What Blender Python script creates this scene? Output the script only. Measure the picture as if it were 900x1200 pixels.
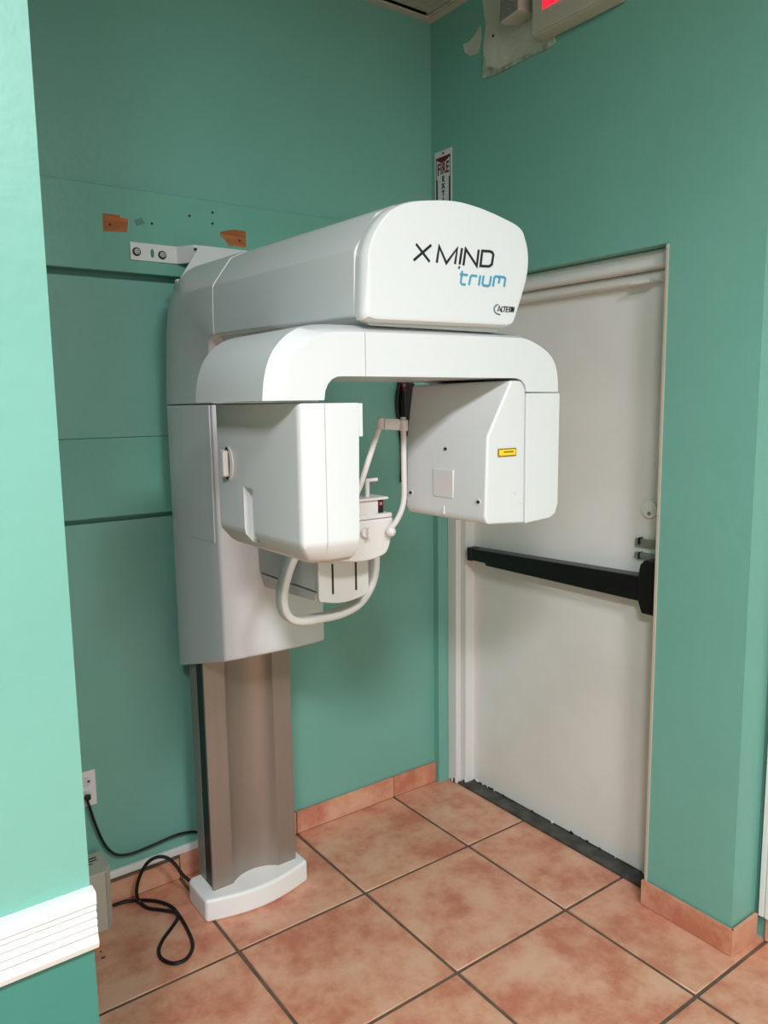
import bpy, bmesh, math, random
from mathutils import Vector, Matrix
random.seed(4)
for o in list(bpy.data.objects): bpy.data.objects.remove(o)
SC = bpy.context.scene
C = SC.collection

# ------------------------------------------------------------------ camera, world, exposure
# origin: floor corner; left wall is the plane y=0, door wall is the plane x=0, room is x<0, y<0
CP = Vector((-1.99149, -2.39775, 1.57485)); YAW, PITCH, ROLL, FPX = .941149, -.137456, -.0138225, 915.18
FW = Vector((math.cos(PITCH)*math.cos(YAW), math.cos(PITCH)*math.sin(YAW), math.sin(PITCH)))
_r = FW.cross(Vector((0, 0, 1))).normalized(); _u = _r.cross(FW)
RT = math.cos(ROLL)*_r + math.sin(ROLL)*_u; UP = -math.sin(ROLL)*_r + math.cos(ROLL)*_u
cam = bpy.data.cameras.new('camera'); cam.sensor_fit = 'HORIZONTAL'; cam.sensor_width = 36; cam.lens = FPX/900*36
cam.clip_start = .02
co = bpy.data.objects.new('camera', cam); C.objects.link(co)
M3 = Matrix((RT, UP, -FW)).transposed(); co.matrix_world = Matrix.Translation(CP) @ M3.to_4x4()
SC.camera = co
w = bpy.data.worlds.new('world'); SC.world = w; w.use_nodes = True
w.node_tree.nodes['Background'].inputs[0].default_value = (.8, .9, 1, 1)
w.node_tree.nodes['Background'].inputs[1].default_value = .3
vs = SC.view_settings; vs.view_transform = 'Standard'; vs.look = 'None'; vs.gamma = 1; vs.use_curve_mapping = False
vs.exposure = 0.0
LIGHT_W = 106.0

def px(q, axis, val):
    """photo pixel -> point on the plane axis=val"""
    d = FW*FPX + RT*(q[0]-450) - UP*(q[1]-600)
    return CP + d*((val-CP[axis])/d[axis])

# ------------------------------------------------------------------ materials
def srgb(*c): return tuple(((v/255)/12.92 if v/255 <= .04045 else ((v/255+.055)/1.055)**2.4) for v in c) + (1,)
MATS = {}
def mat(name, col, rough=.5, metal=0., col2=None, scale=4., detail=4., bump=0., bscale=60., spec=.5, lo=.35, hi=.65, coat=0., stretch=None):
    if name in MATS: return MATS[name]
    m = bpy.data.materials.new(name); m.use_nodes = True; nt = m.node_tree; b = nt.nodes['Principled BSDF']
    b.inputs['Base Color'].default_value = col; b.inputs['Roughness'].default_value = rough
    b.inputs['Metallic'].default_value = metal; b.inputs['Specular IOR Level'].default_value = spec
    b.inputs['Coat Weight'].default_value = coat
    tc = nt.nodes.new('ShaderNodeTexCoord'); vec = tc.outputs['Object']
    if stretch:
        mp = nt.nodes.new('ShaderNodeMapping'); mp.inputs['Scale'].default_value = stretch
        nt.links.new(vec, mp.inputs[0]); vec = mp.outputs[0]
    if col2:
        n = nt.nodes.new('ShaderNodeTexNoise'); n.inputs['Scale'].default_value = scale; n.inputs['Detail'].default_value = detail
        r = nt.nodes.new('ShaderNodeValToRGB'); r.color_ramp.elements[0].position = lo; r.color_ramp.elements[1].position = hi
        r.color_ramp.elements[0].color = col; r.color_ramp.elements[1].color = col2
        nt.links.new(vec, n.inputs[0]); nt.links.new(n.outputs[0], r.inputs[0]); nt.links.new(r.outputs[0], b.inputs['Base Color'])
    if bump:
        n = nt.nodes.new('ShaderNodeTexNoise'); n.inputs['Scale'].default_value = bscale; n.inputs['Detail'].default_value = 3
        k = nt.nodes.new('ShaderNodeBump'); k.inputs['Strength'].default_value = bump; k.inputs['Distance'].default_value = .004
        nt.links.new(vec, n.inputs[0]); nt.links.new(n.outputs[0], k.inputs['Height']); nt.links.new(k.outputs[0], b.inputs['Normal'])
    MATS[name] = m
    return m
def emis(name, col, s):
    m = bpy.data.materials.new(name); m.use_nodes = True; b = m.node_tree.nodes['Principled BSDF']
    b.inputs['Base Color'].default_value = col; b.inputs['Emission Color'].default_value = col; b.inputs['Emission Strength'].default_value = s
    MATS[name] = m; return m

TEAL = mat('teal_paint', srgb(117, 176, 162), .42, col2=srgb(121, 181, 167), scale=2.2, bump=.3, bscale=30)
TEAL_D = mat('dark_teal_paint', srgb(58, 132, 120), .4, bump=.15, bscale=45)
BOARD = mat('teal_board_paint', srgb(116, 181, 163), .4, col2=srgb(110, 173, 156), scale=3, bump=.3, bscale=30)
WHITE_P = mat('white_gloss_paint', srgb(232, 231, 228), .35, bump=.15, bscale=40)
DOORM = mat('door_paint', srgb(247, 244, 241), .45, col2=srgb(237, 234, 229), scale=2.5, bump=.2, bscale=30)
PLASTIC = mat('machine_white', srgb(217, 219, 220), .34, coat=.15)
PLASTIC2 = mat('machine_warm_white', srgb(219, 216, 213), .4)
SEAM = mat('seam_dark', srgb(40, 42, 42), .7)
ALU = mat('column_metal', srgb(160, 148, 138), .42, .55, col2=srgb(157, 145, 135), scale=60, stretch=(6, 6, .05))
ALU_D = mat('column_side_metal', srgb(140, 140, 132), .45, .3)
BLACK = mat('black_rubber', srgb(14, 14, 16), .45)
BLACKM = mat('black_bar_paint', srgb(16, 15, 16), .35)
STEEL = mat('steel', srgb(172, 168, 158), .4, .6)
GROUT = mat('grout', srgb(112, 94, 78), .9, col2=srgb(92, 77, 64), scale=12, bump=.3)
BRKT = mat('bracket_white', srgb(226, 228, 226), .45)
WOOD = mat('bare_wood', srgb(196, 118, 62), .7, col2=srgb(150, 84, 42), scale=14, stretch=(.25, 1, 4))
BEIGE = mat('beige_plastic', srgb(190, 184, 170), .5)
PLASTER = mat('bare_plaster', srgb(214, 211, 200), .8, col2=srgb(196, 193, 180), scale=10, bump=.4)
CEILM = mat('ceiling_tile_face', srgb(186, 186, 172), .9, col2=srgb(168, 170, 156), scale=30, bump=.5, bscale=90)
CEILG = mat('ceiling_grid', srgb(196, 192, 178), .6)
THRM = mat('threshold_metal', srgb(86, 84, 78), .6, col2=srgb(52, 50, 47), scale=18, bump=.5)
RED = emis('exit_red', (1, .015, .04, 1), 1.3)
DIFF = emis('light_diffuser', (1, .97, .93, 1), 2.5)
SIGNW = mat('sign_white', srgb(226, 222, 220), .4)
SIGNR = mat('sign_red', srgb(104, 14, 26), .45)
INK = mat('ink_black', srgb(18, 18, 20), .5)
BLUE = mat('ink_blue', srgb(74, 150, 182), .5)
BLUE_D = mat('ink_grey_blue', srgb(82, 112, 130), .5)
YEL = mat('label_yellow', srgb(244, 208, 38), .5)
OCHRE = mat('label_ochre', srgb(150, 112, 18), .5)
DRED = mat('dark_red', srgb(66, 12, 20), .4)
GREYL = mat('lamp_lens', srgb(150, 152, 148), .3, col2=srgb(110, 112, 110), scale=160)

def tile_mat():
    m = bpy.data.materials.new('terracotta_tile'); m.use_nodes = True; nt = m.node_tree; b = nt.nodes['Principled BSDF']
    tc = nt.nodes.new('ShaderNodeTexCoord'); oi = nt.nodes.new('ShaderNodeObjectInfo')
    add = nt.nodes.new('ShaderNodeVectorMath'); add.operation = 'MULTIPLY_ADD'
    cmb = nt.nodes.new('ShaderNodeCombineXYZ'); 
    for i in range(3): nt.links.new(oi.outputs['Random'], cmb.inputs[i])
    nt.links.new(cmb.outputs[0], add.inputs[0]); add.inputs[1].default_value = (37, 53, 71); nt.links.new(tc.outputs['Object'], add.inputs[2])
    n1 = nt.nodes.new('ShaderNodeTexNoise'); n1.inputs['Scale'].default_value = 6; n1.inputs['Detail'].default_value = 9; n1.inputs['Roughness'].default_value = .66
    nt.links.new(add.outputs[0], n1.inputs[0])
    r = nt.nodes.new('ShaderNodeValToRGB'); e = r.color_ramp.elements
    e[0].position = .37; e[0].color = srgb(197, 121, 95); e[1].position = .62; e[1].color = srgb(224, 174, 146)
    k = e.new(.49); k.color = srgb(214, 152, 123)
    nt.links.new(n1.outputs[0], r.inputs[0]); nt.links.new(r.outputs[0], b.inputs['Base Color'])
    b.inputs['Roughness'].default_value = .33
    n2 = nt.nodes.new('ShaderNodeTexNoise'); n2.inputs['Scale'].default_value = 25; n2.inputs['Detail'].default_value = 4
    nt.links.new(add.outputs[0], n2.inputs[0])
    bp = nt.nodes.new('ShaderNodeBump'); bp.inputs['Strength'].default_value = .15; bp.inputs['Distance'].default_value = .004
    nt.links.new(n2.outputs[0], bp.inputs['Height']); nt.links.new(bp.outputs[0], b.inputs['Normal'])
    MATS['tile'] = m; return m
TILE = tile_mat()

# ------------------------------------------------------------------ helpers
def link(name, me, m, parent=None, loc=None):
    o = bpy.data.objects.new(name, me); C.objects.link(o)
    if m and not me.materials: me.materials.append(m)
    if loc is not None: o.location = loc
    if parent is not None: o.parent = parent
    return o
def tag(o, label=None, cat=None, group=None, kind=None):
    if label: o['label'] = label
    if cat: o['category'] = cat
    if group: o['group'] = group
    if kind: o['kind'] = kind
    return o
def empty(name, loc):
    o = bpy.data.objects.new(name, None); o.empty_display_size = .05; C.objects.link(o); o.location = loc
    return o
def local(o, parent):
    """verts were given in world space: keep them there although the parent sits elsewhere"""
    if parent is not None:
        off = Vector((0, 0, 0)); p = parent
        while p is not None: off += p.location; p = p.parent
        o.data.transform(Matrix.Translation(-off))
    return o
def finish(bm, bevel=0, seg=3, ang=30, smooth=True):
    bmesh.ops.recalc_face_normals(bm, faces=bm.faces)
    if bevel:
        ed = [e for e in bm.edges if len(e.link_faces) == 2 and e.calc_face_angle(0) > math.radians(ang)]
        bmesh.ops.bevel(bm, geom=ed, offset=bevel, offset_type='OFFSET', segments=seg, profile=.5, affect='EDGES', clamp_overlap=True)
        bmesh.ops.recalc_face_normals(bm, faces=bm.faces)
    if smooth:
        for f in bm.faces: f.smooth = True
        for e in bm.edges:
            if len(e.link_faces) != 2 or e.calc_face_angle(0) > math.radians(38): e.smooth = False
def mk(name, bm, m, parent=None, bevel=0, seg=3, ang=30, smooth=True, wn=True):
    finish(bm, bevel, seg, ang, smooth)
    me = bpy.data.meshes.new(name); bm.to_mesh(me); bm.free()
    o = link(name, me, m, parent); local(o, parent)
    if wn and smooth:
        md = o.modifiers.new('wn', 'WEIGHTED_NORMAL'); md.keep_sharp = True
    return o
def bbox(bm, x0, x1, y0, y1, z0, z1):
    vs_ = [bm.verts.new((x, y, z)) for x in (x0, x1) for y in (y0, y1) for z in (z0, z1)]
    for f in ((0, 1, 3, 2), (4, 6, 7, 5), (0, 4, 5, 1), (2, 3, 7, 6), (0, 2, 6, 4), (1, 5, 7, 3)): bm.faces.new([vs_[i] for i in f])
def box(name, x0, x1, y0, y1, z0, z1, m, parent=None, bevel=0, seg=2):
    bm = bmesh.new(); bbox(bm, x0, x1, y0, y1, z0, z1)
    return mk(name, bm, m, parent, bevel, seg)
def to3(axis, a, b, c):
    return (c, a, b) if axis == 0 else (a, c, b) if axis == 1 else (a, b, c)
def prism_bm(bm, poly, axis, c0, c1):
    A = [bm.verts.new(to3(axis, a, b, c0)) for a, b in poly]; B = [bm.verts.new(to3(axis, a, b, c1)) for a, b in poly]
    n = len(poly); bm.faces.new(A); bm.faces.new(B[::-1])
    for i in range(n): bm.faces.new((A[i], A[(i+1) % n], B[(i+1) % n], B[i]))
def prism(name, poly, axis, c0, c1, m, parent=None, bevel=0, seg=3, ang=30):
    bm = bmesh.new(); prism_bm(bm, poly, axis, c0, c1)
    return mk(name, bm, m, parent, bevel, seg, ang)
def loft_bm(bm, rings, closed=True, cap=True):
    R = [[bm.verts.new(p) for p in r] for r in rings]; n = len(R[0])
    for a, b in zip(R, R[1:]):
        for i in range(n if closed else n-1): bm.faces.new((a[i], a[(i+1) % n], b[(i+1) % n], b[i]))
    if cap: bm.faces.new(R[0]); bm.faces.new(R[-1][::-1])
def loft(name, rings, m, parent=None, bevel=0, seg=3, ang=30):
    bm = bmesh.new(); loft_bm(bm, rings); return mk(name, bm, m, parent, bevel, seg, ang)
def spline(P, n=8):
    P = [Vector(p) for p in P]; out = []
    for i in range(len(P)-1):
        p0 = P[max(i-1, 0)]; p1 = P[i]; p2 = P[i+1]; p3 = P[min(i+2, len(P)-1)]
        for k in range(n):
            t = k/n
            out.append(.5*((2*p1)+(p2-p0)*t+(2*p0-5*p1+4*p2-p3)*t*t+(3*p1-p0-3*p2+p3)*t**3))
    out.append(P[-1]); return out
def tube_bm(bm, P, r, seg=10, flat=None):
    """sweep; flat=(half_w, half_t, fixed_axis) gives a rounded band instead of a round tube"""
    rings = []; N = None
    for i, p in enumerate(P):
        t = (P[min(i+1, len(P)-1)]-P[max(i-1, 0)]).normalized()
        if N is None: N = t.orthogonal().normalized()
        N = (N - t*N.dot(t)).normalized()
        if flat: N = (Vector(flat[2]) - t*t.dot(Vector(flat[2]))).normalized()
        B = t.cross(N)
        ra, rb = (flat[0], flat[1]) if flat else (r, r)
        ring = []
        for k in range(seg):
            a = 2*math.pi*k/seg
            ca, sa = math.cos(a), math.sin(a)
            if flat:
                e = .5
                ca = math.copysign(abs(ca)**e, ca); sa = math.copysign(abs(sa)**e, sa)
            ring.append(p + N*ca*ra + B*sa*rb)
        rings.append(ring)
    loft_bm(bm, rings)
def tube(name, P, r, m, parent=None, n=8, seg=10, flat=None):
    bm = bmesh.new(); tube_bm(bm, spline(P, n) if n else [Vector(p) for p in P], r, seg, flat)
    return mk(name, bm, m, parent, wn=False)
def disc(name, c, axis, r, h, m, parent=None, seg=24, ry=None, bevel=0):
    ry = ry or r
    a0 = {0: (c[1], c[2]), 1: (c[0], c[2]), 2: (c[0], c[1])}[axis]
    poly = [(a0[0]+r*math.cos(2*math.pi*k/seg), a0[1]+ry*math.sin(2*math.pi*k/seg)) for k in range(seg)]
    return prism(name, poly, axis, c[axis], c[axis]+h, m, parent, bevel, 2)
def ribbons(name, strokes, plane_y, wd, m, parent, depth=.0012):
    """strokes: polylines of (x,z); flat raised lettering on a plane facing -y, mitred joints"""
    bm = bmesh.new()
    for si, s in enumerate(strokes):
        dp = depth+.00015*si
        P = [Vector((a, 0, b)) for a, b in s]; L = []; Rr = []
        cl = (P[0]-P[-1]).length < 1e-6 and len(P) > 2
        if cl: P = P[:-1]
        n = len(P)
        for i in range(n):
            d0 = P[i]-P[i-1] if (i > 0 or cl) else None
            d1 = P[(i+1) % n]-P[i] if (i < n-1 or cl) else None
            if d0 is None: d0 = d1
            if d1 is None: d1 = d0
            n0 = Vector((-d0.z, 0, d0.x)).normalized(); n1 = Vector((-d1.z, 0, d1.x)).normalized()
            k = (n0+n1); k = k/max(k.length, 1e-6); ml = 1/max(k.dot(n0), .5)
            L.append(P[i]+k*wd/2*ml); Rr.append(P[i]-k*wd/2*ml)
        rng = range(n) if cl else range(n-1)
        for i in rng:
            j = (i+1) % n
            q = [L[i], L[j], Rr[j], Rr[i]]
            a = [bm.verts.new((v.x, plane_y, v.z)) for v in q]; b = [bm.verts.new((v.x, plane_y-dp, v.z)) for v in q]
            bm.faces.new(a); bm.faces.new(b[::-1])
            for t in range(4): bm.faces.new((a[t], a[(t+1) % 4], b[(t+1) % 4], b[t]))
    return mk(name, bm, m, parent, smooth=False)
def text_mesh(name, s, size, m, parent, origin, ux, uz, depth=.001, bold=.0, sx=1.):
    """flat lettering from the built-in font: ux = reading direction, uz = up"""
    cu = bpy.data.curves.new('t', 'FONT'); cu.body = s; cu.size = size; cu.align_x = 'CENTER'; cu.align_y = 'CENTER'
    cu.extrude = depth; cu.offset = bold; cu.resolution_u = 3; cu.space_character = 1.08
    t = bpy.data.objects.new('t', cu); C.objects.link(t)
    dg = bpy.context.evaluated_depsgraph_get(); me = bpy.data.meshes.new_from_object(t.evaluated_get(dg))
    bpy.data.objects.remove(t); bpy.data.curves.remove(cu)
    ux, uz = Vector(ux), Vector(uz); n = ux.cross(uz)
    M = Matrix((ux*sx, uz, n)).transposed().to_4x4(); M.translation = Vector(origin); me.transform(M)
    me.materials.clear(); me.name = name
    return local(link(name, me, m, parent), parent)
def carve(o, cutters):
    for c in cutters:
        md = o.modifiers.new('cut', 'BOOLEAN'); md.object = c; md.operation = 'DIFFERENCE'; md.solver = 'EXACT'
    bpy.context.view_layer.update()
    dg = bpy.context.evaluated_depsgraph_get(); me = bpy.data.meshes.new_from_object(o.evaluated_get(dg))
    o.modifiers.clear(); o.data = me
    for c in cutters: bpy.data.objects.remove(c)

# ------------------------------------------------------------------ room shell
H = 2.97; XL, YB = -4.1, -5.45; WT = .14
fl = tag(box('floor', XL, .3, YB, .12, -.05, -.003, GROUT), kind='structure')
T = .45; G = .0052
tm = bmesh.new(); bbox(tm, G, T-G, G, T-G, -.01, 0); finish(tm, .002, 1)
tme = bpy.data.meshes.new('tile'); tm.to_mesh(tme); tm.free(); tme.materials.append(TILE)
for i in range(-1, 9):
    for j in range(0, 12):
        x0 = -.2228 - T*i; y0 = -.4545 - T*j
        if x0-1e-6 < XL-.2 or (i == -1 and False): continue
        o = link('tile', tme, None, fl, (x0-0, y0, 0)) if i >= 0 else link('tile', tme, None, fl, (x0-.0, y0, 0))
        if i == -1:
            o.location.x = -.2228
        else:
            o.location.x = x0 - T
# left wall with boards and skirting
wl = tag(box('wall_left', XL, .16, .03, .15, 0, H, TEAL), kind='structure')
for x0_, x1_, z0_, z1_ in ((XL, -.86, 0, 1.230), (XL, -.86, 1.486, 1.952), (-.86, .16, 0, 1.952), (XL, .16, 2.213, H), (-.3, .16, 1.952, 2.213)):
    box('panel_sheet', x0_, x1_, 0, .03, z0_, z1_, TEAL, wl)
box('wood_board', XL+.5, -.3, -.02, .03, 1.972, 2.213, BOARD, wl, .003)
box('wood_board', XL+.5, -.86, -.003, .03, 1.245, 1.4845, BOARD, wl, .0015)
# chipped patches that show bare wood, nail holes
def blob(name, pts, plane_y, d, m, parent):
    P = [px(q, 1, plane_y) for q in pts]
    return prism(name, [(p.x, p.z) for p in P], 1, plane_y, plane_y-d, m, parent)
blob('bare_wood_patch', [(120, 250), (140, 252), (141, 255), (150, 257), (149, 272), (121, 271)], -.02, .0012, WOOD, wl)
blob('bare_wood_patch', [(258, 272), (266, 270), (275, 269), (288, 271), (288, 290), (268, 288), (263, 280), (258, 277)], -.02, .0012, WOOD, wl)
for q in ((249, 249), (249, 262), (129, 263), (281, 282), (222, 253), (178, 262)):
    p = px(q, 1, -.021); disc('nail_hole', (p.x, p.y, p.z), 1, .004, -.0008, SEAM, wl, 8)
blob('scuffed_paint', [(157, 258), (166, 255), (170, 262), (160, 265)], -.02, .0006, mat('scuff', srgb(92, 142, 120), .6), wl)
# skirting tiles on the left wall
bl = tag(box('baseboard_left', XL+.5, -.001, -.008, 0, 0, .083, GROUT), kind='structure')
xs = [-.001, -.2228, -.6728, -1.1228, -1.5728, -2.0228]
for a, b in zip(xs, xs[1:]): box('skirting_tile', b+.002, a-.002, -.014, -.004, .002, .086 if a > -1 else .072, TILE, bl, .0015)
tag(box('trim_1', -2.6, -1.0, -.016, -.0005, .087, .112, WHITE_P, None, .004), kind='structure')
# door wall: header over the recess, stub by the corner, pier on the right
wr = tag(box('wall_right', 0, WT, -1.04, 0, 2.012, H, TEAL), kind='structure')
box('corner_stub', 0, WT, -.03, 0, 0, 2.012, TEAL, wr)
box('pier', 0, .126, -1.32, -1.04, 0, H, TEAL, wr)
box('paint_seam_strip', -.0004, 0, -1.04, -.945, 2.012, H, TEAL, wr)
box('edge_strip', -.004, .05, -1.0405, -1.032, .0, 2.01, mat('edge_beige', srgb(196, 184, 170), .6), wr, .001)
wr2 = tag(box('wall_outer_right', .14, .26, YB, -1.2, 0, H, TEAL), kind='structure')
br = tag(box('baseboard_right', -.008, .126, -1.328, -1.034, 0, .078, GROUT), kind='structure')
box('skirting_tile', -.014, -.004, -1.333, -1.028, .002, .082, TILE, br, .0015)
box('skirting_tile', -.012, .118, -1.3345, -1.3245, .002, .082, TILE, br, .0015)
box('skirting_tile', .128, .139, -1.8, -1.352, .002, .078, TILE, br, .0015)
# fluted white casing right of the pier
cas = []
for k in range(5):
    y = -1.336-.018*k; cas += [(.139-.022, y), (.139-.022, y-.012), (.139-.016, y-.015)]
cas = [(.1395, -1.334)] + cas + [(.139-.022, -1.43), (.1395, -1.43)]
tag(prism('trim_2', cas, 2, .079, 2.1, WHITE_P, None, 0), kind='structure')
# near wall on the left: pale upper part, dark teal dado, ribbed chair rail
wn_ = tag(box('wall_near', XL, -1.702, -1.2, -1.08, .76, H, TEAL), kind='structure')
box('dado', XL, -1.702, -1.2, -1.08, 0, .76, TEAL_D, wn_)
zr0 = px((113, 1112), 1, -1.22).z; zr1 = px((107, 1046), 1, -1.22).z; hr = zr1-zr0
prof = [(-1.2, zr0)]
prof += [(-1.218, zr0), (-1.222, zr0+.01*1), (-1.218, zr0+.24*hr)]
for k in range(4):
    z = zr0+hr*(.24+.135*k); prof += [(-1.2135, z), (-1.219, z+.03*hr), (-1.219, z+.1*hr), (-1.2135, z+.135*hr)]
prof += [(-1.222, zr0+.79*hr), (-1.222, zr1-.004), (-1.218, zr1), (-1.2, zr1)]
tag(prism('trim_3', prof, 0, XL, -1.699, WHITE_P), kind='structure')
# the rest of the room behind the camera
tag(box('wall_far_left', XL-.12, XL, YB, .12, 0, H, TEAL), kind='structure')
tag(box('wall_back', XL-.12, .26, YB-.12, YB, 0, H, WHITE_P), kind='structure')
# ceiling: plate, wall angle, lay-in tiles
ce = tag(box('ceiling', XL, .2, YB, .12, H+.02, H+.1, SEAM), kind='structure')
box('wall_angle', XL, 0, -.028, 0, H-.004, H+.002, CEILG, ce); box('wall_angle', -.028, 0, YB, -.028, H-.004, H+.002, CEILG, ce)
TS = .61
cm = bmesh.new(); bbox(cm, .006, TS-.006, .006, TS-.006, 0, .015); finish(cm, .003, 1)
cme = bpy.data.meshes.new('ceiling_tile'); cm.to_mesh(cme); cm.free(); cme.materials.append(CEILM)
LIGHTS = {(2, 5): .70, (4, 5): 1.0}
for i in range(7):
    for j in range(9):
        if (i, j) in LIGHTS: continue
        link('ceiling_tile', cme, None, ce, (-.034-TS*(i+1), -.034-TS*(j+1), H+.004))
for i in range(8): box('ceiling_grid_bar', -.034-TS*i-.004, -.034-TS*i+.004, YB, 0, H+.001, H+.012, CEILG, ce)
for (i, j) in sorted(LIGHTS):
    x0 = -.034-TS*(i+1); y0 = -.034-TS*(j+1)
    t = tag(empty('ceiling_light', (x0+TS/2, y0+TS/2, H)), ('square ceiling light panel behind the viewer, nearer the door wall' if i == 2 else 'square ceiling light panel behind the viewer, farther from the door wall'), 'ceiling light', 'square ceiling light panels of the room behind')
    bm = bmesh.new()
    for a in ((.006, .03, .006, TS-.006), (TS-.03, TS-.006, .006, TS-.006), (.03, TS-.03, .006, .03), (.03, TS-.03, TS-.03, TS-.006)):
        bbox(bm, x0+a[0], x0+a[1], y0+a[2], y0+a[3], H-.002, H+.014)
    mk('frame', bm, CEILG, t)
    box('diffuser', x0+.03, x0+TS-.03, y0+.03, y0+TS-.03, H+.004, H+.012, DIFF, t)
    ld = bpy.data.lights.new('lamp', 'AREA'); ld.shape = 'SQUARE'; ld.size = TS-.06; ld.energy = LIGHT_W*LIGHTS[(i, j)]; ld.color = (.955, .96, 1)
    lo = bpy.data.objects.new('lamp', ld); C.objects.link(lo); lo.parent = t; lo.location = (0, 0, -.004)

# ------------------------------------------------------------------ door
dr = tag(box('door_1', .12, .165, -1.038, -.106, .012, 1.955, DOORM, None, .002), kind='structure')
bm = bmesh.new()
bbox(bm, .05, .14, -.082, -.03, 0, 1.955); bbox(bm, .075, .14, -.112, -.082, 0, 1.955)
mk('door_frame', bm, WHITE_P, dr, .004)
bm = bmesh.new()
bbox(bm, .045, .14, -1.04, -.03, 1.958, 2.012); bbox(bm, .08, .14, -1.04, -.08, 1.925, 1.958)
mk('frame_header', bm, WHITE_P, dr, .012, 3)
hp = [px(q, 0, .04) for q in ((733, 318), (756, 313), (757, 317), (734, 323))]
box('header_clip', .062, .082, hp[1].y, hp[0].y, 1.922, 1.934, WHITE_P, dr, .003)
box('sill', .055, .175, -1.04, -.085, -.002, .009, THRM, dr, .003)
for k in range(34):
    y = -.1-random.random()**1.5*.85; s_ = random.uniform(.0015, .007)
    disc('rust_flake', (.117, y, .010+s_*.6), 0, s_*random.uniform(.8, 2.2), .004, random.choice((SEAM, WHITE_P, THRM, WHITE_P)), dr, 5, s_)
bm = bmesh.new(); bbox(bm, .073, .12, -.105, -.097, 0, .018); bbox(bm, .049, .052, -.072, -.063, .0, .02); bbox(bm, .049, .052, -.047, -.044, .0, .012)
mk('rust_spot', bm, SEAM, dr)
# panic bar
zb = .985
pb = prism('push_bar', [(-.14, zb-.024), (-.14, zb+.022), (-.945, zb+.045), (-.945, zb-.036), (-.24, zb-.034), (-.236, zb-.025)], 0, .06, .116, BLACKM, dr, .006)
prism('bar_cap', [(-.138, zb-.027), (-.138, zb+.026), (-.165, zb+.026), (-.165, zb-.027)], 0, .056, .1, BLACKM, pb, .004)
prism('latch_case', [(-.94, zb+.085), (-.955, zb+.1), (-1.0, zb+.1), (-1.0, zb-.07), (-.95, zb-.07), (-.935, zb-.03), (-.935, zb+.05)], 0, .05, .119, BLACKM, dr, .006)
p = px((762, 597), 0, .115); disc('lock_cylinder', (.108, p.y, p.z), 0, .028, .012, DOORM, dr, 24, bevel=.003); disc('keyhole', (.105, p.y-.002, p.z-.012), 0, .006, .004, STEEL, dr, 12)
a = px((746, 630), 0, .115); b = px((768, 643), 0, .115)
box('strike_plate', .106, .12, b.y-.03, a.y, b.z, a.z, STEEL, dr, .002)
a = px((746, 646), 0, .115); b = px((768, 655), 0, .115)
box('strike_plate', .102, .12, b.y-.03, a.y, b.z-.004, a.z, STEEL, dr, .003)
for q in ((748, 630), (748, 647)):
    a = px(q, 0, .1); box('strike_hook', .1, .12, a.y-.004, a.y+.002, a.z-.022, a.z, BLACKM, dr, .001)

# ------------------------------------------------------------------ panoramic x-ray machine
XC = -.9655
mc = tag(empty('dental_xray_machine', (XC, -.22, 0)), 'tall white panoramic dental x-ray machine on a grey metal column against the teal wall', 'x-ray machine')
# base
fr = [(-1.148+.362*t, -.284-.036*math.sin(math.pi*t)) for t in [k/12 for k in range(13)]]
poly = fr + [(-.786, -.15), (-.80, -.135), (-1.134, -.135), (-1.148, -.15)]
bs = prism('base', poly, 2, 0, .074, mat('base_white', srgb(243, 243, 241), .4), mc, .012, 3, 40)
# column: side rails, black slots, scooped front extrusion
fx0, fx1, fy = -1.107, -.812, -.252
scoop = []
for k in range(13):
    a_ = math.radians(46)*(2*k/12-1); rr = .0815/math.sin(math.radians(46)); scoop.append((-.9585+rr*math.sin(a_), fy+rr*(math.cos(a_)-math.cos(math.radians(46)))))
poly = [(fx0, fy)] + scoop + [(fx1, fy), (fx1, fy+.012), (fx1-.03, fy+.012), (fx1-.06, fy+.06), (fx0+.06, fy+.06), (fx0+.03, fy+.012), (fx0, fy+.012)]
zt = 1.1
cl_ = prism('column', poly, 2, .06, zt, ALU, mc, .0025, 2, 50)
prism('slot', [(fx0+.004, fy+.0125), (fx0+.03, fy+.0125), (fx0+.03, fy+.064), (fx0+.004, fy+.064)], 2, .06, zt, INK, cl_)
prism('slot', [(fx1-.004, fy+.0125), (fx1-.03, fy+.0125), (fx1-.03, fy+.064), (fx1-.004, fy+.064)], 2, .06, zt, INK, cl_)
prism('rail', [(fx0+.003, fy+.065), (fx1-.003, fy+.065), (fx1-.003, fy+.12), (fx0+.003, fy+.12)], 2, .06, zt, ALU_D, cl_, .003)
# carriage, elbow, overhead arm from one ring (u across, v from inner to outer)
RING = [(-.05, -.08), (-.4, -.068), (-.75, -.036), (-.95, -.008), (-1, .012), (-1, .2), (-.99, .515), (-.965, .56), (-.745, .84), (-.55, .925), (0, 1), (.32, .985), (.92, .865), (1, .63), (.975, .42), (.8, .02), (.76, -.0), (.62, -.03), (.3, -.066)]
CAR = {6: -1, 7: -1, 8: -.985, 9: -.93, 11: .5, 12: .985, 13: .985, 14: .97, 15: .95, 16: .88, 17: .7, 18: .35}
CARV = {7: .75, 8: .93, 9: 1.0, 10: 1.0, 11: 1.0, 12: .95}
def ring(xc, hw, inner, outer, bulge, arm=1.0):
    """arm=1: bevelled arm section, arm=0: squarer carriage section"""
    out = []
    for k, (u, v) in enumerate(RING):
        if v < 0: v = v*bulge
        u = u*arm + CAR.get(k, u)*(1-arm); v = v*arm + CARV.get(k, v)*(1-arm)
        out.append((xc+u*hw, inner[0]+(outer[0]-inner[0])*v, inner[1]+(outer[1]-inner[1])*v))
    return out
IN, OUT = -.445, -.085
XCc, HWc = -.955, .171
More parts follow.
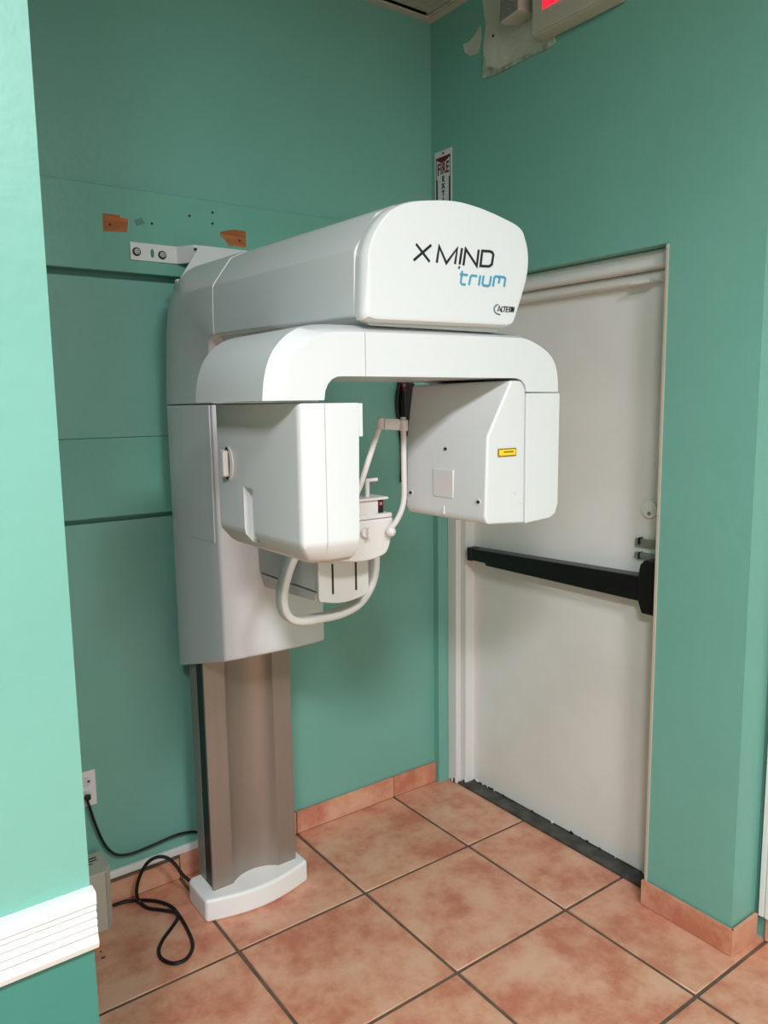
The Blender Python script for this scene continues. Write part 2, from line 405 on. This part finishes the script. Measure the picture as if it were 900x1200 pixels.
ca = loft('carriage', [ring(XCc, HWc, (IN, .872), (OUT, .764), 2.3, 0), ring(XCc, HWc, (IN, 1.1), (OUT, 1.1), 2.3, 0), ring(XCc, HWc, (IN, 1.579), (OUT, 1.579), .3, 0)], PLASTIC, mc, .006, 3, 50)
el_st = [((-.445, 1.582), (OUT, 1.582), XCc, HWc), ((-.447, 1.65), (-.080, 1.70), -.953, .176), ((-.455, 1.70), (-.080, 1.80), -.951, .183), ((-.468, 1.725), (-.092, 1.885), -.949, .19),
         ((-.480, 1.738), (-.14, 1.95), -.947, .198), ((-.495, 1.746), (-.23, 1.982), -.945, .205), ((-.515, 1.75), (-.38, 1.986), -.943, .21), ((-.535, 1.75), (-.535, 1.982), -.941, .214)]
elb = loft('elbow', [ring(x, h, i, o, max(0, .3-.1*k), min(1, k/6)) for k, (i, o, x, h) in enumerate(el_st)], PLASTIC, mc, .004, 2, 55)
arm = loft('overhead_arm', [ring(-.941, .214, (-.538, 1.75), (-.538, 1.979), 0), ring(-.941, .214, (-1.165, 1.735), (-1.165, 1.966), 0)], PLASTIC, mc, .004, 2, 55)
loft('underside_cover', [[(-1.14, -.53, 1.752), (-.77, -.53, 1.752), (-.79, -.53, 1.73), (-1.12, -.53, 1.73)], [(-1.14, -1.165, 1.738), (-.77, -1.165, 1.738), (-.79, -1.165, 1.722), (-1.12, -1.165, 1.722)]], PLASTIC, arm, .003)
fq = [(428, 368), (430, 295), (440, 267), (456, 245), (478, 235.5), (505, 233.5), (534, 234), (562, 242), (590, 254), (612, 267), (618, 280), (621.5, 301), (619, 329), (604, 379), (597, 383), (437, 376)]
FY = -1.2
fq = [(428, 300)] + fq[2:6] + fq[6:14]
def close_spline(Q, n): 
    L = [Vector((a, b, 0)) for a, b in Q]; out = []
    return [(v.x, v.y) for v in spline(L, n)]
fq = [(427.5, 366)] + close_spline([(429, 300), (432, 285), (440, 266), (456, 246), (478, 236), (505, 233.5), (534, 234.5), (562, 242), (590, 254), (611, 266), (618, 280), (621.5, 301), (619, 329), (605, 376)], 4) + [(602.5, 381), (596, 383), (438, 376), (430, 373)]
fp = [px(q, 1, FY) for q in fq]
cx, cz = sum(p.x for p in fp)/len(fp), sum(p.z for p in fp)/len(fp)
def sc(k, y): return [(cx+(p.x-cx)*k, y, cz+(p.z-cz)*k) for p in fp]
cap = loft('end_cap', [sc(1.0, -1.167), sc(1.005, -1.18), sc(1.0, -1.19), sc(.975, -1.198), sc(.94, FY)], PLASTIC, mc, 0)
# lettering on the cap, given as pixel strokes on that face
def st(lst, ox, oy, k): return [[(px((ox+a*k, oy+b*k), 1, FY).x, px((ox+a*k, oy+b*k), 1, FY).z) for a, b in s] for s in lst]
K = 160/900
XM = [[(98, 90), (187, 207)], [(197, 97), (82, 197)], [(234, 212), (250, 106), (297, 216), (369, 118), (354, 221)], [(400, 118), (384, 224)],
      [(409, 230), (424, 122), (497, 235), (510, 128)], [(533, 135), (521, 234), (578, 237), (596, 225), (606, 162), (599, 145), (582, 138), (533, 135)], [(377, 243), (384, 247)]]
ribbons('lettering', st(XM, 470, 270, K), FY, .0046, INK, cap)
TR = [[(402, 268), (392, 343), (400, 355), (424, 358)], [(387, 289), (438, 294)], [(446, 359), (457, 305), (466, 297), (499, 301)], [(521, 297), (511, 362)],
      [(543, 299), (534, 350), (541, 362), (572, 366), (582, 358), (592, 303)], [(604, 368), (613, 311), (621, 303), (676, 308), (685, 318), (677, 371)], [(649, 306), (641, 348)]]
ribbons('lettering', st(TR, 470, 270, K), FY, .0042, BLUE, cap)
K2 = 45/900
AC = [[(255, 395), (300, 268), (338, 410)], [(275, 365), (330, 365)], [(405, 290), (360, 300), (345, 350), (350, 405), (385, 408)], [(385, 288), (470, 290)], [(430, 290), (405, 405)],
      [(520, 292), (475, 300), (450, 405), (495, 412)], [(465, 350), (510, 350)], [(543, 298), (580, 302), (566, 408), (528, 404), (543, 298)], [(588, 412), (604, 300), (622, 412), (642, 300)]]
ribbons('emblem', st(AC, 570, 345, K2), FY, .0013, INK, cap)
AR = [[(270, 235), (215, 260), (180, 310), (175, 360), (195, 415), (240, 455), (320, 475)]]
ribbons('emblem', st(AR, 570, 345, K2), FY, .0026, BLUE_D, cap)
# elbow screw cover, side service panel of the carriage
p = px((226, 331), 0, -1.112); disc('screw_cap', (p.x-.004, p.y, p.z), 0, .009, .012, PLASTIC2, elb, 12)
pan = [(-.425, 1.205), (-.425, 1.577), (-.225, 1.577), (-.225, 1.55), (-.222, 1.24), (-.245, 1.2)]
prism('side_panel', pan, 0, -1.1282, -1.12, PLASTIC, ca, .0012)
# rotating C-arm (profile in x,z swept along y)
def pf(q, y=-1.18): v = px(q, 1, y); return (v.x, v.z)
oL = [(-1.347, 1.583), (-1.341, 1.627), (-1.324, 1.669), (-1.293, 1.7), (-1.253, 1.717), (-1.205, 1.721)]
iL = [(-1.31, 1.583), (-1.304, 1.627), (-1.285, 1.666), (-1.258, 1.693), (-1.228, 1.7035), (-1.195, 1.706)]
xs_ = -1.143   # seam in the beam
inn = [(-1.195, 1.6265), (-1.206, 1.6255), (-1.217, 1.621), (-1.226, 1.612), (-1.232, 1.6), (-1.2345, 1.583)]
def sp2(L, n=4): return [(v.x, v.y) for v in spline([Vector((a, b, 0)) for a, b in L], n)]
oL, iL = sp2(oL), sp2(iL)
def arm_piece(name, outer, inset, inner, parent):
    back, mid, front = -.86, -1.155, -1.18
    return loft(name, [[(a, back, b) for a, b in outer+inner], [(a, mid, b) for a, b in outer+inner], [(a, front, b) for a, b in inset+inner]], PLASTIC, parent, 0)
ro = arm_piece('rotating_arm', oL+[(xs_, 1.722)], iL+[(xs_, 1.708)], [(xs_, 1.6265)]+inn, mc)
x2 = xs_+.0015
oR = [(x2, 1.722), (-.72, 1.722), (-.695, 1.7165), (-.66, 1.703), (-.63, 1.685), (-.611, 1.658), (-.603, 1.628), (-.602, 1.597)]
iR = [(x2, 1.708), (-.728, 1.712), (-.703, 1.708), (-.667, 1.695), (-.637, 1.678), (-.619, 1.655), (-.611, 1.626), (-.61, 1.597)]
oR, iR = oR[:1]+sp2(oR[1:], 3), iR[:1]+sp2(iR[1:], 3)
nR = [(-.712, 1.597), (-.716, 1.612), (-.727, 1.622), (-.742, 1.6265), (x2, 1.6265)]
r2 = arm_piece('beam', oR, iR, nR, mc)
disc('bearing', (-.955, -1.0, 1.716), 2, .13, .02, PLASTIC2, mc, 40)
# tube head: outer cover and inner block
oc = [(-.711, 1.594), (-.602, 1.594), (-.603, 1.34), (-.612, 1.318), (-.63, 1.309), (-.711, 1.304)]
prism('head_cover', oc, 1, -.86, -1.18, PLASTIC, mc, .003, 2, 35)
ic = [(-.7125, 1.6), (-.718, 1.613), (-.727, 1.621), (-.757, 1.622), (-.827, 1.503), (-.834, 1.33), (-.826, 1.312), (-.7125, 1.3045)]
icb = [((-.812, 1.618) if k == 3 else (-.829, 1.503) if k == 4 else q_) for k, q_ in enumerate(ic)]
th = loft('tube_head', [[(a_, -.9, b_) for a_, b_ in icb], [(a_, -1.179, b_) for a_, b_ in ic]], PLASTIC, mc, .006, 3, 35)
# rear foot of the block, screws, window plate, marks
tx = lambda z: -.827-.007*(1.503-z)/.173
def on_inner(q, d=.0): p = px(q, 0, -.831); return p
for q in ((521, 526), (482, 577), (561, 588)):
    p = on_inner(q); X = tx(p.z)-.001
    disc('screw_recess', (X+.001, p.y, p.z), 0, .008, -.0015, PLASTIC2, th, 16); disc('screw', (X+.0, p.y-.002, p.z), 0, .005, -.0022, SEAM, th, 12, .0035)
a = on_inner((509, 549)); b = on_inner((532, 584))
prism('window_plate', [(a.y, a.z), (b.y, a.z), (b.y, b.z), (a.y, b.z)], 0, tx(b.z)-.0018, tx(b.z)+.008, PLASTIC2, th, .001)
a = on_inner((520, 592)); prism('alignment_mark', [(a.y+.002, a.z), (a.y-.006, a.z), (a.y-.006, a.z-.02), (a.y+.002, a.z-.02)], 0, tx(a.z)-.0022, tx(a.z)+.004, PLASTIC2, th, .0008)
a = pf((583.5, 526)); b = pf((604.5, 534))
wlb = box('warning_label', a[0], b[0], -1.1815, -1.179, b[1], a[1], OCHRE, th)
box('label_field', a[0]+.0025, b[0]-.0025, -1.182, -1.179, b[1]+.0025, a[1]-.0025, YEL, wlb)
box('label_text', a[0]+.016, b[0]-.010, -1.1825, -1.179, b[1]+.008, b[1]+.0115, OCHRE, wlb)
for q in ((604, 578), (610, 589)):
    a = pf(q); box('dimple', a[0]-.003, a[0]+.003, -1.1805, -1.178, a[1]-.0015, a[1]+.0015, PLASTIC2, th, .0006)
# sensor housing on the left leg
def plan(l, f, cr, z, xr=-1.166):
    P = [(xr, -.812), (l+.016, -.812), (l+.005, -.815), (l, -.822)]
    P += [(l, f+.024), (l+.006, f+.014), (l+cr, f), (xr, f)]
    return [(a, b, z) for a, b in P]
sb = loft('sensor_housing', [plan(-1.248, -1.150, .035, 1.2765), plan(-1.262, -1.168, .04, 1.287), plan(-1.284, -1.183, .046, 1.313), plan(-1.286, -1.186, .05, 1.325), plan(-1.286, -1.186, .05, 1.578, -1.162)], PLASTIC, mc, .0022, 2, 34)
g0 = px((285, 567), 0, -1.286); g1 = px((297, 600), 0, -1.286)
cut = prism('cut', [(g0.y, 1.412), (g1.y, 1.408), (g1.y, 1.24), (g0.y, 1.24)], 0, -1.31, -1.268, PLASTIC)
bpy.context.view_layer.update()
sb.modifiers.clear()
carve(sb, [cut])
for e_ in (1,):
    bm = bmesh.new(); bm.from_mesh(sb.data); finish(bm, 0); bm.to_mesh(sb.data); bm.free()
sb.modifiers.new('wn', 'WEIGHTED_NORMAL').keep_sharp = True
if not sb.data.materials: sb.data.materials.append(PLASTIC)
p = px((266.5, 543), 0, -1.288)
kb = disc('latch', (-1.2855, p.y, p.z), 0, .026, -.003, PLASTIC2, sb, 28, .037, .001)
disc('latch_hollow', (-1.2884, p.y, p.z), 0, .012, -.0012, SEAM, kb, 20, .035)
prism('latch_lever', [(p.y-.010, p.z-.027), (p.y-.010, p.z+.027), (p.y+.008, p.z+.03), (p.y+.008, p.z-.03)], 0, -1.2885, -1.302, PLASTIC2, kb, .004)
# front plate seam and right-edge lip of the sensor housing
a = pf((380.5, 476), -1.186)
box('seam', a[0]-.0006, a[0]+.0006, -1.1866, -1.185, 1.3, 1.576, mat('seam_light', srgb(190, 192, 192), .6), sb)
box('lip', -1.163, -1.154, -1.185, -.84, 1.515, 1.577, PLASTIC, sb, .001)
# patient support: arm from the carriage, end plate with slots
su = box('support_arm', -1.032, -.888, -.80, -.43, 1.122, 1.198, PLASTIC, mc, .006)
loft('lower_tray', [[(-1.03, -.44, 1.119), (-.89, -.44, 1.119), (-.9, -.44, 1.075), (-1.02, -.44, 1.075)], [(-1.03, -.79, 1.119), (-.89, -.79, 1.119), (-.9, -.77, 1.092), (-1.02, -.77, 1.092)]], PLASTIC, su, .004)
ep = [(-1.034, 1.2), (-1.034, 1.105)] + [(-1.03+.14*t, 1.1-.012*math.sin(math.pi*t)) for t in [k/8 for k in range(9)]] + [(-.886, 1.105), (-.886, 1.2)]
ed = prism('end_plate', ep, 1, -.80, -.812, PLASTIC2, su, .004)
for X in (-.9945, -.926): box('slot', X-.0025, X+.0025, -.8135, -.81, 1.115, 1.192, SEAM, ed)
# grab handle
hy = -.742
HP = [(-1.060, hy, 1.215), (-1.083, hy, 1.17), (-1.098, hy, 1.115), (-1.09, hy, 1.068), (-1.058, hy, 1.045), (-1.0, hy, 1.04), (-.93, hy, 1.042), (-.875, hy, 1.06), (-.838, hy, 1.1), (-.822, hy, 1.15), (-.822, hy, 1.225)]
tube('grab_handle', HP, .012, PLASTIC2, mc, 8, 16, (.019, .0105, (0, 1, 0)))
box('chin_post', -1.0, -.92, -.82, -.74, 1.19, 1.25, PLASTIC2, mc, .006)
# chin unit
cbz0, cbz1 = 1.212, 1.302
cbp = []
for (a, b) in ((-1.066, cbz1), (-1.066, cbz0+.05), (-1.055, cbz0+.02), (-1.03, cbz0+.003), (-.96, cbz0-.008), (-.9, cbz0), (-.882, cbz0+.018), (-.872, cbz0+.05), (-.868, cbz1)): cbp.append((a, b))
cbp = cbp[:1]+[(v.x, v.y) for v in spline([Vector((a, b, 0)) for a, b in cbp[1:8]], 4)]+cbp[8:]
cb = prism('chin_unit', cbp, 1, -.735, -.895, PLASTIC2, mc, .005, 3, 50)
prism('upper_tray', [(-1.064, cbz1+.001), (-.87, cbz1+.001), (-.87, cbz1+.012), (-1.064, cbz1+.012)], 1, -.802, -.893, PLASTIC2, cb, .003)
box('chin_block', -1.03, -.905, -.885, -.82, cbz1+.01, cbz1+.045, PLASTIC2, cb, .004)
box('control_window', -.906, -.885, -.878, -.81, cbz1+.01, cbz1+.0445, DRED, cb, .002)
box('button', -.902, -.889, -.8795, -.877, cbz1+.013, cbz1+.025, INK, cb)
box('button', -.898, -.89, -.8795, -.877, cbz1+.031, cbz1+.039, mat('pale_red', srgb(190, 110, 120), .4), cb)
box('chin_plate', -1.04, -.88, -.893, -.815, cbz1+.045, cbz1+.052, PLASTIC2, cb, .003)
pz = px((430, 563), 1, -.86)
bp = tube('bite_post', [(pz.x, -.86, cbz1+.045), (pz.x, -.86, pz.z)], .0062, PLASTIC2, cb, 0, 10)
tube('bite_peg', [(pz.x-.004, -.86, pz.z), (pz.x+.026, -.866, pz.z+.001)], .0048, PLASTIC2, cb, 0, 10)
p = px((427, 624), 1, -.897); kn = disc('knob', (p.x, -.895, p.z), 1, .012, -.012, PLASTIC2, cb, 16, bevel=.002)
box('knob_wing', p.x-.003, p.x+.003, -.918, -.9, p.z-.012, p.z+.012, PLASTIC2, kn, .0015)
# temple supports
def P(q, y): return px(q, 1, y)
def rod(name, pts, r): return tube(name, pts, r, PLASTIC2, mc, 8, 12)
rod('temple_rod', [P((456, 621), -.90), P((463, 613), -.91), P((470, 599), -.92), P((473.5, 582), -.925), P((473.3, 550), -.93), P((472.5, 489), -.935)], .0068)
rod('temple_rod', [P((384, 620), -.90), P((396, 612), -.91), P((408, 598), -.92), P((420, 574), -.93), P((428, 551), -.935), P((447.5, 490), -.945)], .0068)
p0, p1 = P((446, 496), -.945), P((473, 495), -.935)
tube('temple_bar', [p0, p1], .0055, PLASTIC2, mc, 0, 10)
a, b = P((449, 497), -.955), P((466, 497.5), -.955)
tube('temple_pad', [a, P((452, 497), -.955), P((463, 497.5), -.955), b], .011, PLASTIC2, mc, 3, 12, (.013, .008, (0, 0, 1)))
for q, yy in (((472.5, 498), -.937), ((446.5, 496), -.946)):
    p = P(q, yy); disc('clamp', (p.x, p.y, p.z-.014), 2, .0115, .026, PLASTIC2, mc, 16, bevel=.002)
p = P((458, 623), -.91); bm = bmesh.new(); bmesh.ops.create_uvsphere(bm, u_segments=14, v_segments=8, radius=.0125); bmesh.ops.translate(bm, verts=bm.verts, vec=p); mk('rod_socket', bm, PLASTIC2, mc, wn=False)
# steel bracket that ties the column to the wall board
k0 = px((150, 285), 1, -.024); k1 = px((204, 290), 1, -.024); k2 = px((204, 309), 1, -.024); 
zc = 2.035; bh = .026
bm = bmesh.new()
bp_ = [(-1.178, -.0205), (-1.036, -.0205), (-1.005, -.075), (-.85, -.075), (-.85, -.071), (-1.0025, -.071), (-1.0335, -.0245+.008), (-1.178, -.0245+.008)]
bp_ = [(-1.178, -.0255), (-1.036, -.0255), (-1.003, -.08), (-.80, -.08), (-.80, -.0755), (-1.0, -.0755), (-1.033, -.021), (-1.178, -.021)]
prism_bm(bm, bp_, 2, zc-bh, zc+bh)
wb = mk('wall_bracket', bm, BRKT, mc, .0015, 2)
for q in ((160, 295), (190, 299)):
    p = px(q, 1, -.0255); n_ = disc('bolt_washer', (p.x, -.0255, p.z), 1, .0125, -.0025, SEAM, wb, 20); disc('bolt', (p.x, -.028, p.z), 1, .009, -.006, STEEL, wb, 16, bevel=.002)
p = px((178.5, 297), 1, -.0255); disc('bolt_hole', (p.x, -.0252, p.z), 1, .0055, -.0008, TEAL_D, wb, 14, .013)
# sloping gusset plate below the bracket
gp = [px((224, 293), 1, -.083), px((262, 297), 1, -.083), px((300, 300), 1, -.083)]
loft('gusset', [[(-.985, -.082, 2.06), (-.8, -.082, 2.06), (-.8, -.086, 2.06), (-.985, -.086, 2.06)], [(-1.075, -.13, 1.945), (-.78, -.13, 1.945), (-.78, -.135, 1.942), (-1.075, -.135, 1.942)]], BRKT, wb, .001)
box('gusset_lip', -1.085, -1.06, -.14, -.12, 1.936, 1.946, BRKT, wb, .002)
for q in ((229, 292), (260, 295)):
    p = px(q, 1, -.087); disc('slot_hole', (p.x, p.y, p.z), 1, .006, -.0008, SEAM, wb, 10, .004)

# ------------------------------------------------------------------ hand switch on the wall
hs = tag(empty('hand_switch', (-.145, -.01, 1.56)), 'black corded hand switch with red button hanging on the wall behind the machine', 'hand switch')
hp_ = [(468.5, 446), (472, 445.5), (480, 447), (483, 452), (482, 464), (479.5, 485), (477.5, 490), (471, 490), (470, 470), (470, 455)]
q = [px((a[0]-2.5, a[1]), 1, -.02) for a in hp_]
prism('grip', [(v.x, v.z) for v in q], 1, -.012, -.055, BLACK, hs, .006)
q = [px(a, 1, -.056) for a in ((471, 449), (476, 449), (476, 461), (473, 459))]
prism('trigger', [(v.x, v.z) for v in q], 1, -.05, -.058, DRED, hs, .002)
p = px((473.5, 451.5), 1, -.058); disc('indicator', (p.x, -.057, p.z), 1, .006, -.003, mat('pale_red2', srgb(170, 60, 80), .4), hs, 12)
box('holder', -.17, -.11, -.014, 0, 1.45, 1.66, BLACK, hs, .004)
tube('cord', [px((473, 447), 1, -.03), px((468, 452), 1, -.03), px((465.5, 470), 1, -.02), px((467, 490), 1, -.015), px((470, 515), 1, -.012), px((471, 545), 1, -.012), px((470, 565), 1, -.012)], .006, BLACK, hs, 6, 8)

# ------------------------------------------------------------------ fire extinguisher sign on the door wall
fs = tag(empty('fire_extinguisher_sign', (0, -.0715, 2.28)), 'narrow white and red fire extinguisher sign high in the room corner', 'sign')
y0, y1, zt_, zb_ = -.023, -.12, 2.504, 2.05
box('plate', -.0022, -.0004, y1, y0, zb_, zt_, SIGNW, fs)
def sgn(name, poly, m, d=.0030): return prism(name, poly, 0, -.0015, -d, m, fs)
yi, yo = y0-.008, y1+.008
ym = (y0+y1)/2
bm = bmesh.new()
bbox(bm, -.003, -.0015, yi-.0025, yi, 2.075, 2.478); bbox(bm, -.003, -.0015, yo, yo+.0025, 2.075, 2.478)
bbox(bm, -.003, -.0015, yi-.0085, yi-.0025, 2.075, 2.405); bbox(bm, -.003, -.0015, yo+.0025, yo+.0085, 2.075, 2.405)
mk('border', bm, INK, fs, smooth=False)
sgn('arrow', [(yi, 2.482), (yo, 2.482), (yo, 2.476), (ym-.012, 2.462), (ym+.012, 2.462), (yi, 2.476)], SIGNR)
text_mesh('lettering', 'FIRE', .056, SIGNR, fs, (-.0025, ym, 2.438), (0, -1, 0), (0, 0, 1), .0006, .0014, .60)
z = 2.402
for ch in 'EXTINGUISHER':
    text_mesh('lettering', ch, .026, INK, fs, (-.0025, ym, z), (0, -1, 0), (0, 0, 1), .0006, .0012, 1.0); z -= .0258
disc('screw', (-.0022, ym, 2.493), 0, .004, -.002, SEAM, fs, 10)

# ------------------------------------------------------------------ exit sign with emergency lamp, bare plaster patch around it
pt = [(566, -20), (570, 30), (567, 55), (566, 92), (580, 88), (600, 78), (622, 66), (640, 58), (651, 51), (650, 40), (640, -20)]
v = [px(a, 0, -.0006) for a in pt]
for k in range(len(v)):
    if v[k].z > 2.94: v[k].z = 2.94
prism('bare_plaster_patch', [(a.y, a.z) for a in v], 0, -.004, 0, PLASTER, wr, 0)
v = [px(a, 0, -.001) for a in ((543, 52), (549, 50), (556, 42), (563, 30), (564, 45), (560, 62), (552, 66), (545, 62))]
prism('bare_plaster_patch', [(a.y, a.z) for a in v], 0, -.003, 0, PLASTER, wr, 0)
v = [px(a, 0, -.004) for a in ((566, 92), (566, 60), (571, 78), (585, 80), (630, 58), (648, 46), (651, 51), (640, 58), (622, 66), (600, 78), (580, 88))]
prism('torn_edge', [(a.y, a.z) for a in v], 0, -.0065, -.001, mat('torn_plaster', srgb(176, 206, 188), .8, col2=srgb(150, 140, 120), scale=40, bump=.5), wr)
for q in ((600, 26), (578, 42)):
    p = px(q, 0, -.004); disc('anchor_hole', (p.x, p.y, p.z), 0, .005, -.001, SEAM, wr, 10)
ex = tag(empty('exit_sign', (0, -.72, 2.8)), 'beige wall exit sign with red letters and a lamp head beside it', 'exit sign')
ey0, ey1, ez0, ez1 = -.568, -.875, 2.700, 2.895
hsg = box('housing', -.062, -.0045, ey1, ey0, ez0, ez1, BEIGE, ex, .006)
box('face_plate', -.068, -.061, ey1+.004, ey0-.004, ez0+.004, ez1-.004, BEIGE, ex, .003)
def elet(name, rects, yl):
    bm = bmesh.new()
    for (a, b, c, d) in rects: bbox(bm, -.070, -.066, yl-b, yl-a, 2.762+c, 2.762+d)
    return mk(name, bm, RED, ex, smooth=False)
Wl, Hl, s = .052, .105, .017
yE = ey0-.048
elet('letter', [(0, s, 0, Hl), (s, Wl, 0, s), (s, Wl*.9, Hl/2-s/2, Hl/2+s/2), (s, Wl, Hl-s, Hl)], yE)
bm = bmesh.new(); yX = yE-.066
for sg in (1, -1):
    a0, a1 = (0, Wl) if sg > 0 else (Wl, 0)
    d0 = s*.6
    pl_ = [(yX-a0+d0, 2.762), (yX-a0-d0, 2.762), (yX-a1-d0, 2.762+Hl), (yX-a1+d0, 2.762+Hl)]
    prism_bm(bm, pl_, 0, -.0697 if sg > 0 else -.0702, -.066)
mk('letter', bm, RED, ex, smooth=False)
elet('letter', [(0, s, 0, Hl)], yX-.074)
elet('letter', [(Wl/2-s/2, Wl/2+s/2, 0, Hl), (0, Wl, Hl-s, Hl)], yX-.108)
p = px((602, 8), 0, -.07)
lh = loft('lamp_head', [[(x_, y_, z_) for (y_, z_) in ((p.y+.045*k, p.z-.04*k), (p.y-.045*k, p.z-.03*k), (p.y-.04*k, p.z+.06*k), (p.y+.04*k, p.z+.06*k))] for x_, k in ((-.012, .75), (-.07, 1.0), (-.09, .96))], BEIGE, ex, .006)
loft('lens', [[(x_, y_, z_) for (y_, z_) in ((p.y+.04, p.z-.036), (p.y-.04, p.z-.027), (p.y-.035, p.z+.055), (p.y+.035, p.z+.055))] for x_ in (-.089, -.094)], GREYL, lh, .002)
box('lamp_arm', -.03, -.008, -.572, p.y, p.z+.02, p.z+.045, BEIGE, ex, .003)

# ------------------------------------------------------------------ outlet, cords, small box on the floor
ou = tag(empty('wall_outlet', (-1.398, 0, .405)), 'white wall outlet with a black plug low on the teal wall', 'outlet')
cvr = box('cover_plate', -1.434, -1.374, -.006, -.0005, .349, .463, WHITE_P, ou, .002)
for zz in (.43, .383):
    disc('socket', (-1.405, -.006, zz), 1, .017, -.0015, PLASTIC2, cvr, 20)
    box('socket_hole', -1.4, -1.392, -.0082, -.0072, zz-.003, zz+.003, SEAM, cvr)
pc = tag(empty('power_cord', (-1.2, -.012, .2)), 'thin black cord running along the wall from the outlet to the column', 'cord')
box('plug', -1.412, -1.396, -.028, -.0076, .377, .391, BLACK, pc, .004)
cw = [(100, 934), (104, 943), (111, 964), (121, 987), (130, 998), (140, 1002), (155, 1000), (180, 990), (205, 979), (222, 975), (236, 975)]
tube('cable', [px(a, 1, -.03 if i < 3 else -.024) for i, a in enumerate(cw)] + [Vector((-1.0, -.025, .135))], .0042, BLACK, pc, 6, 8)
fb = tag(empty('floor_box', (-1.46, -.075, 0)), 'small beige plastic box with slotted top standing on the floor by the wall', 'box')
hb = loft('body', [[(-1.6, -.128, 0), (-1.395, -.128, 0), (-1.379, -.11, 0), (-1.379, -.02, 0), (-1.6, -.02, 0)],
                   [(-1.6, -.128, .19), (-1.395, -.128, .19), (-1.376, -.11, .197), (-1.376, -.02, .20), (-1.6, -.02, .20)]], BEIGE, fb, .003)
for k in range(6):
    y = -.115+.013*k; box('vent_slot', -1.5, -1.4, y, y+.006, .188+.0011*k, .1935+.0011*k, SEAM, hb)
box('seam', -1.3965, -1.395, -.1286, -.127, .004, .185, mat('seam_beige', srgb(120, 115, 104), .7), hb)
kc = tag(empty('floor_cable', (-1.24, -.2, 0)), 'black cable looped on the tiles between the beige box and the machine base', 'cable')
pts = [((133, 1061), .01), ((145, 1057), .006), ((162, 1055), .006), ((183, 1056), .012), ((200, 1062), .014), ((210, 1073), .006), ((220, 1090), .006), ((226, 1108), .006), ((219, 1123), .006), ((204, 1129), .006), ((190, 1124), .006), ((186, 1114), .006), ((191, 1101), .006), ((202, 1086), .006), ((209, 1074), .015), ((205, 1069), .015)]
pl3 = [px(a, 2, z_) for a, z_ in pts]
up = [((192, 1067), -.09, None), ]
pl3 += [px((190, 1066.5), 2, .006), px((173, 1064), 2, .006), px((163, 1056), 2, .016)]
# the free loop rises off the floor and drops to the base
for q_, y_ in (((160, 1045), -.075), ((163, 1029), -.09), ((172, 1012), -.10), ((184, 1004.5), -.11), ((196, 1005.5), -.12), ((206, 1014), -.13), ((214, 1025), -.138), ((223, 1033), -.145)):
    pl3.append(px(q_, 1, y_))
tube('cable', pl3, .0055, BLACK, kc, 6, 8)

for q_, w_ in (((121, 1122), .006), ((118, 1115), .002)):
    p = px(q_, 2, .001); box('tile_chip', p.x-w_, p.x+w_, p.y-.003, p.y+.003, -.001, .0012, SEAM, fl)
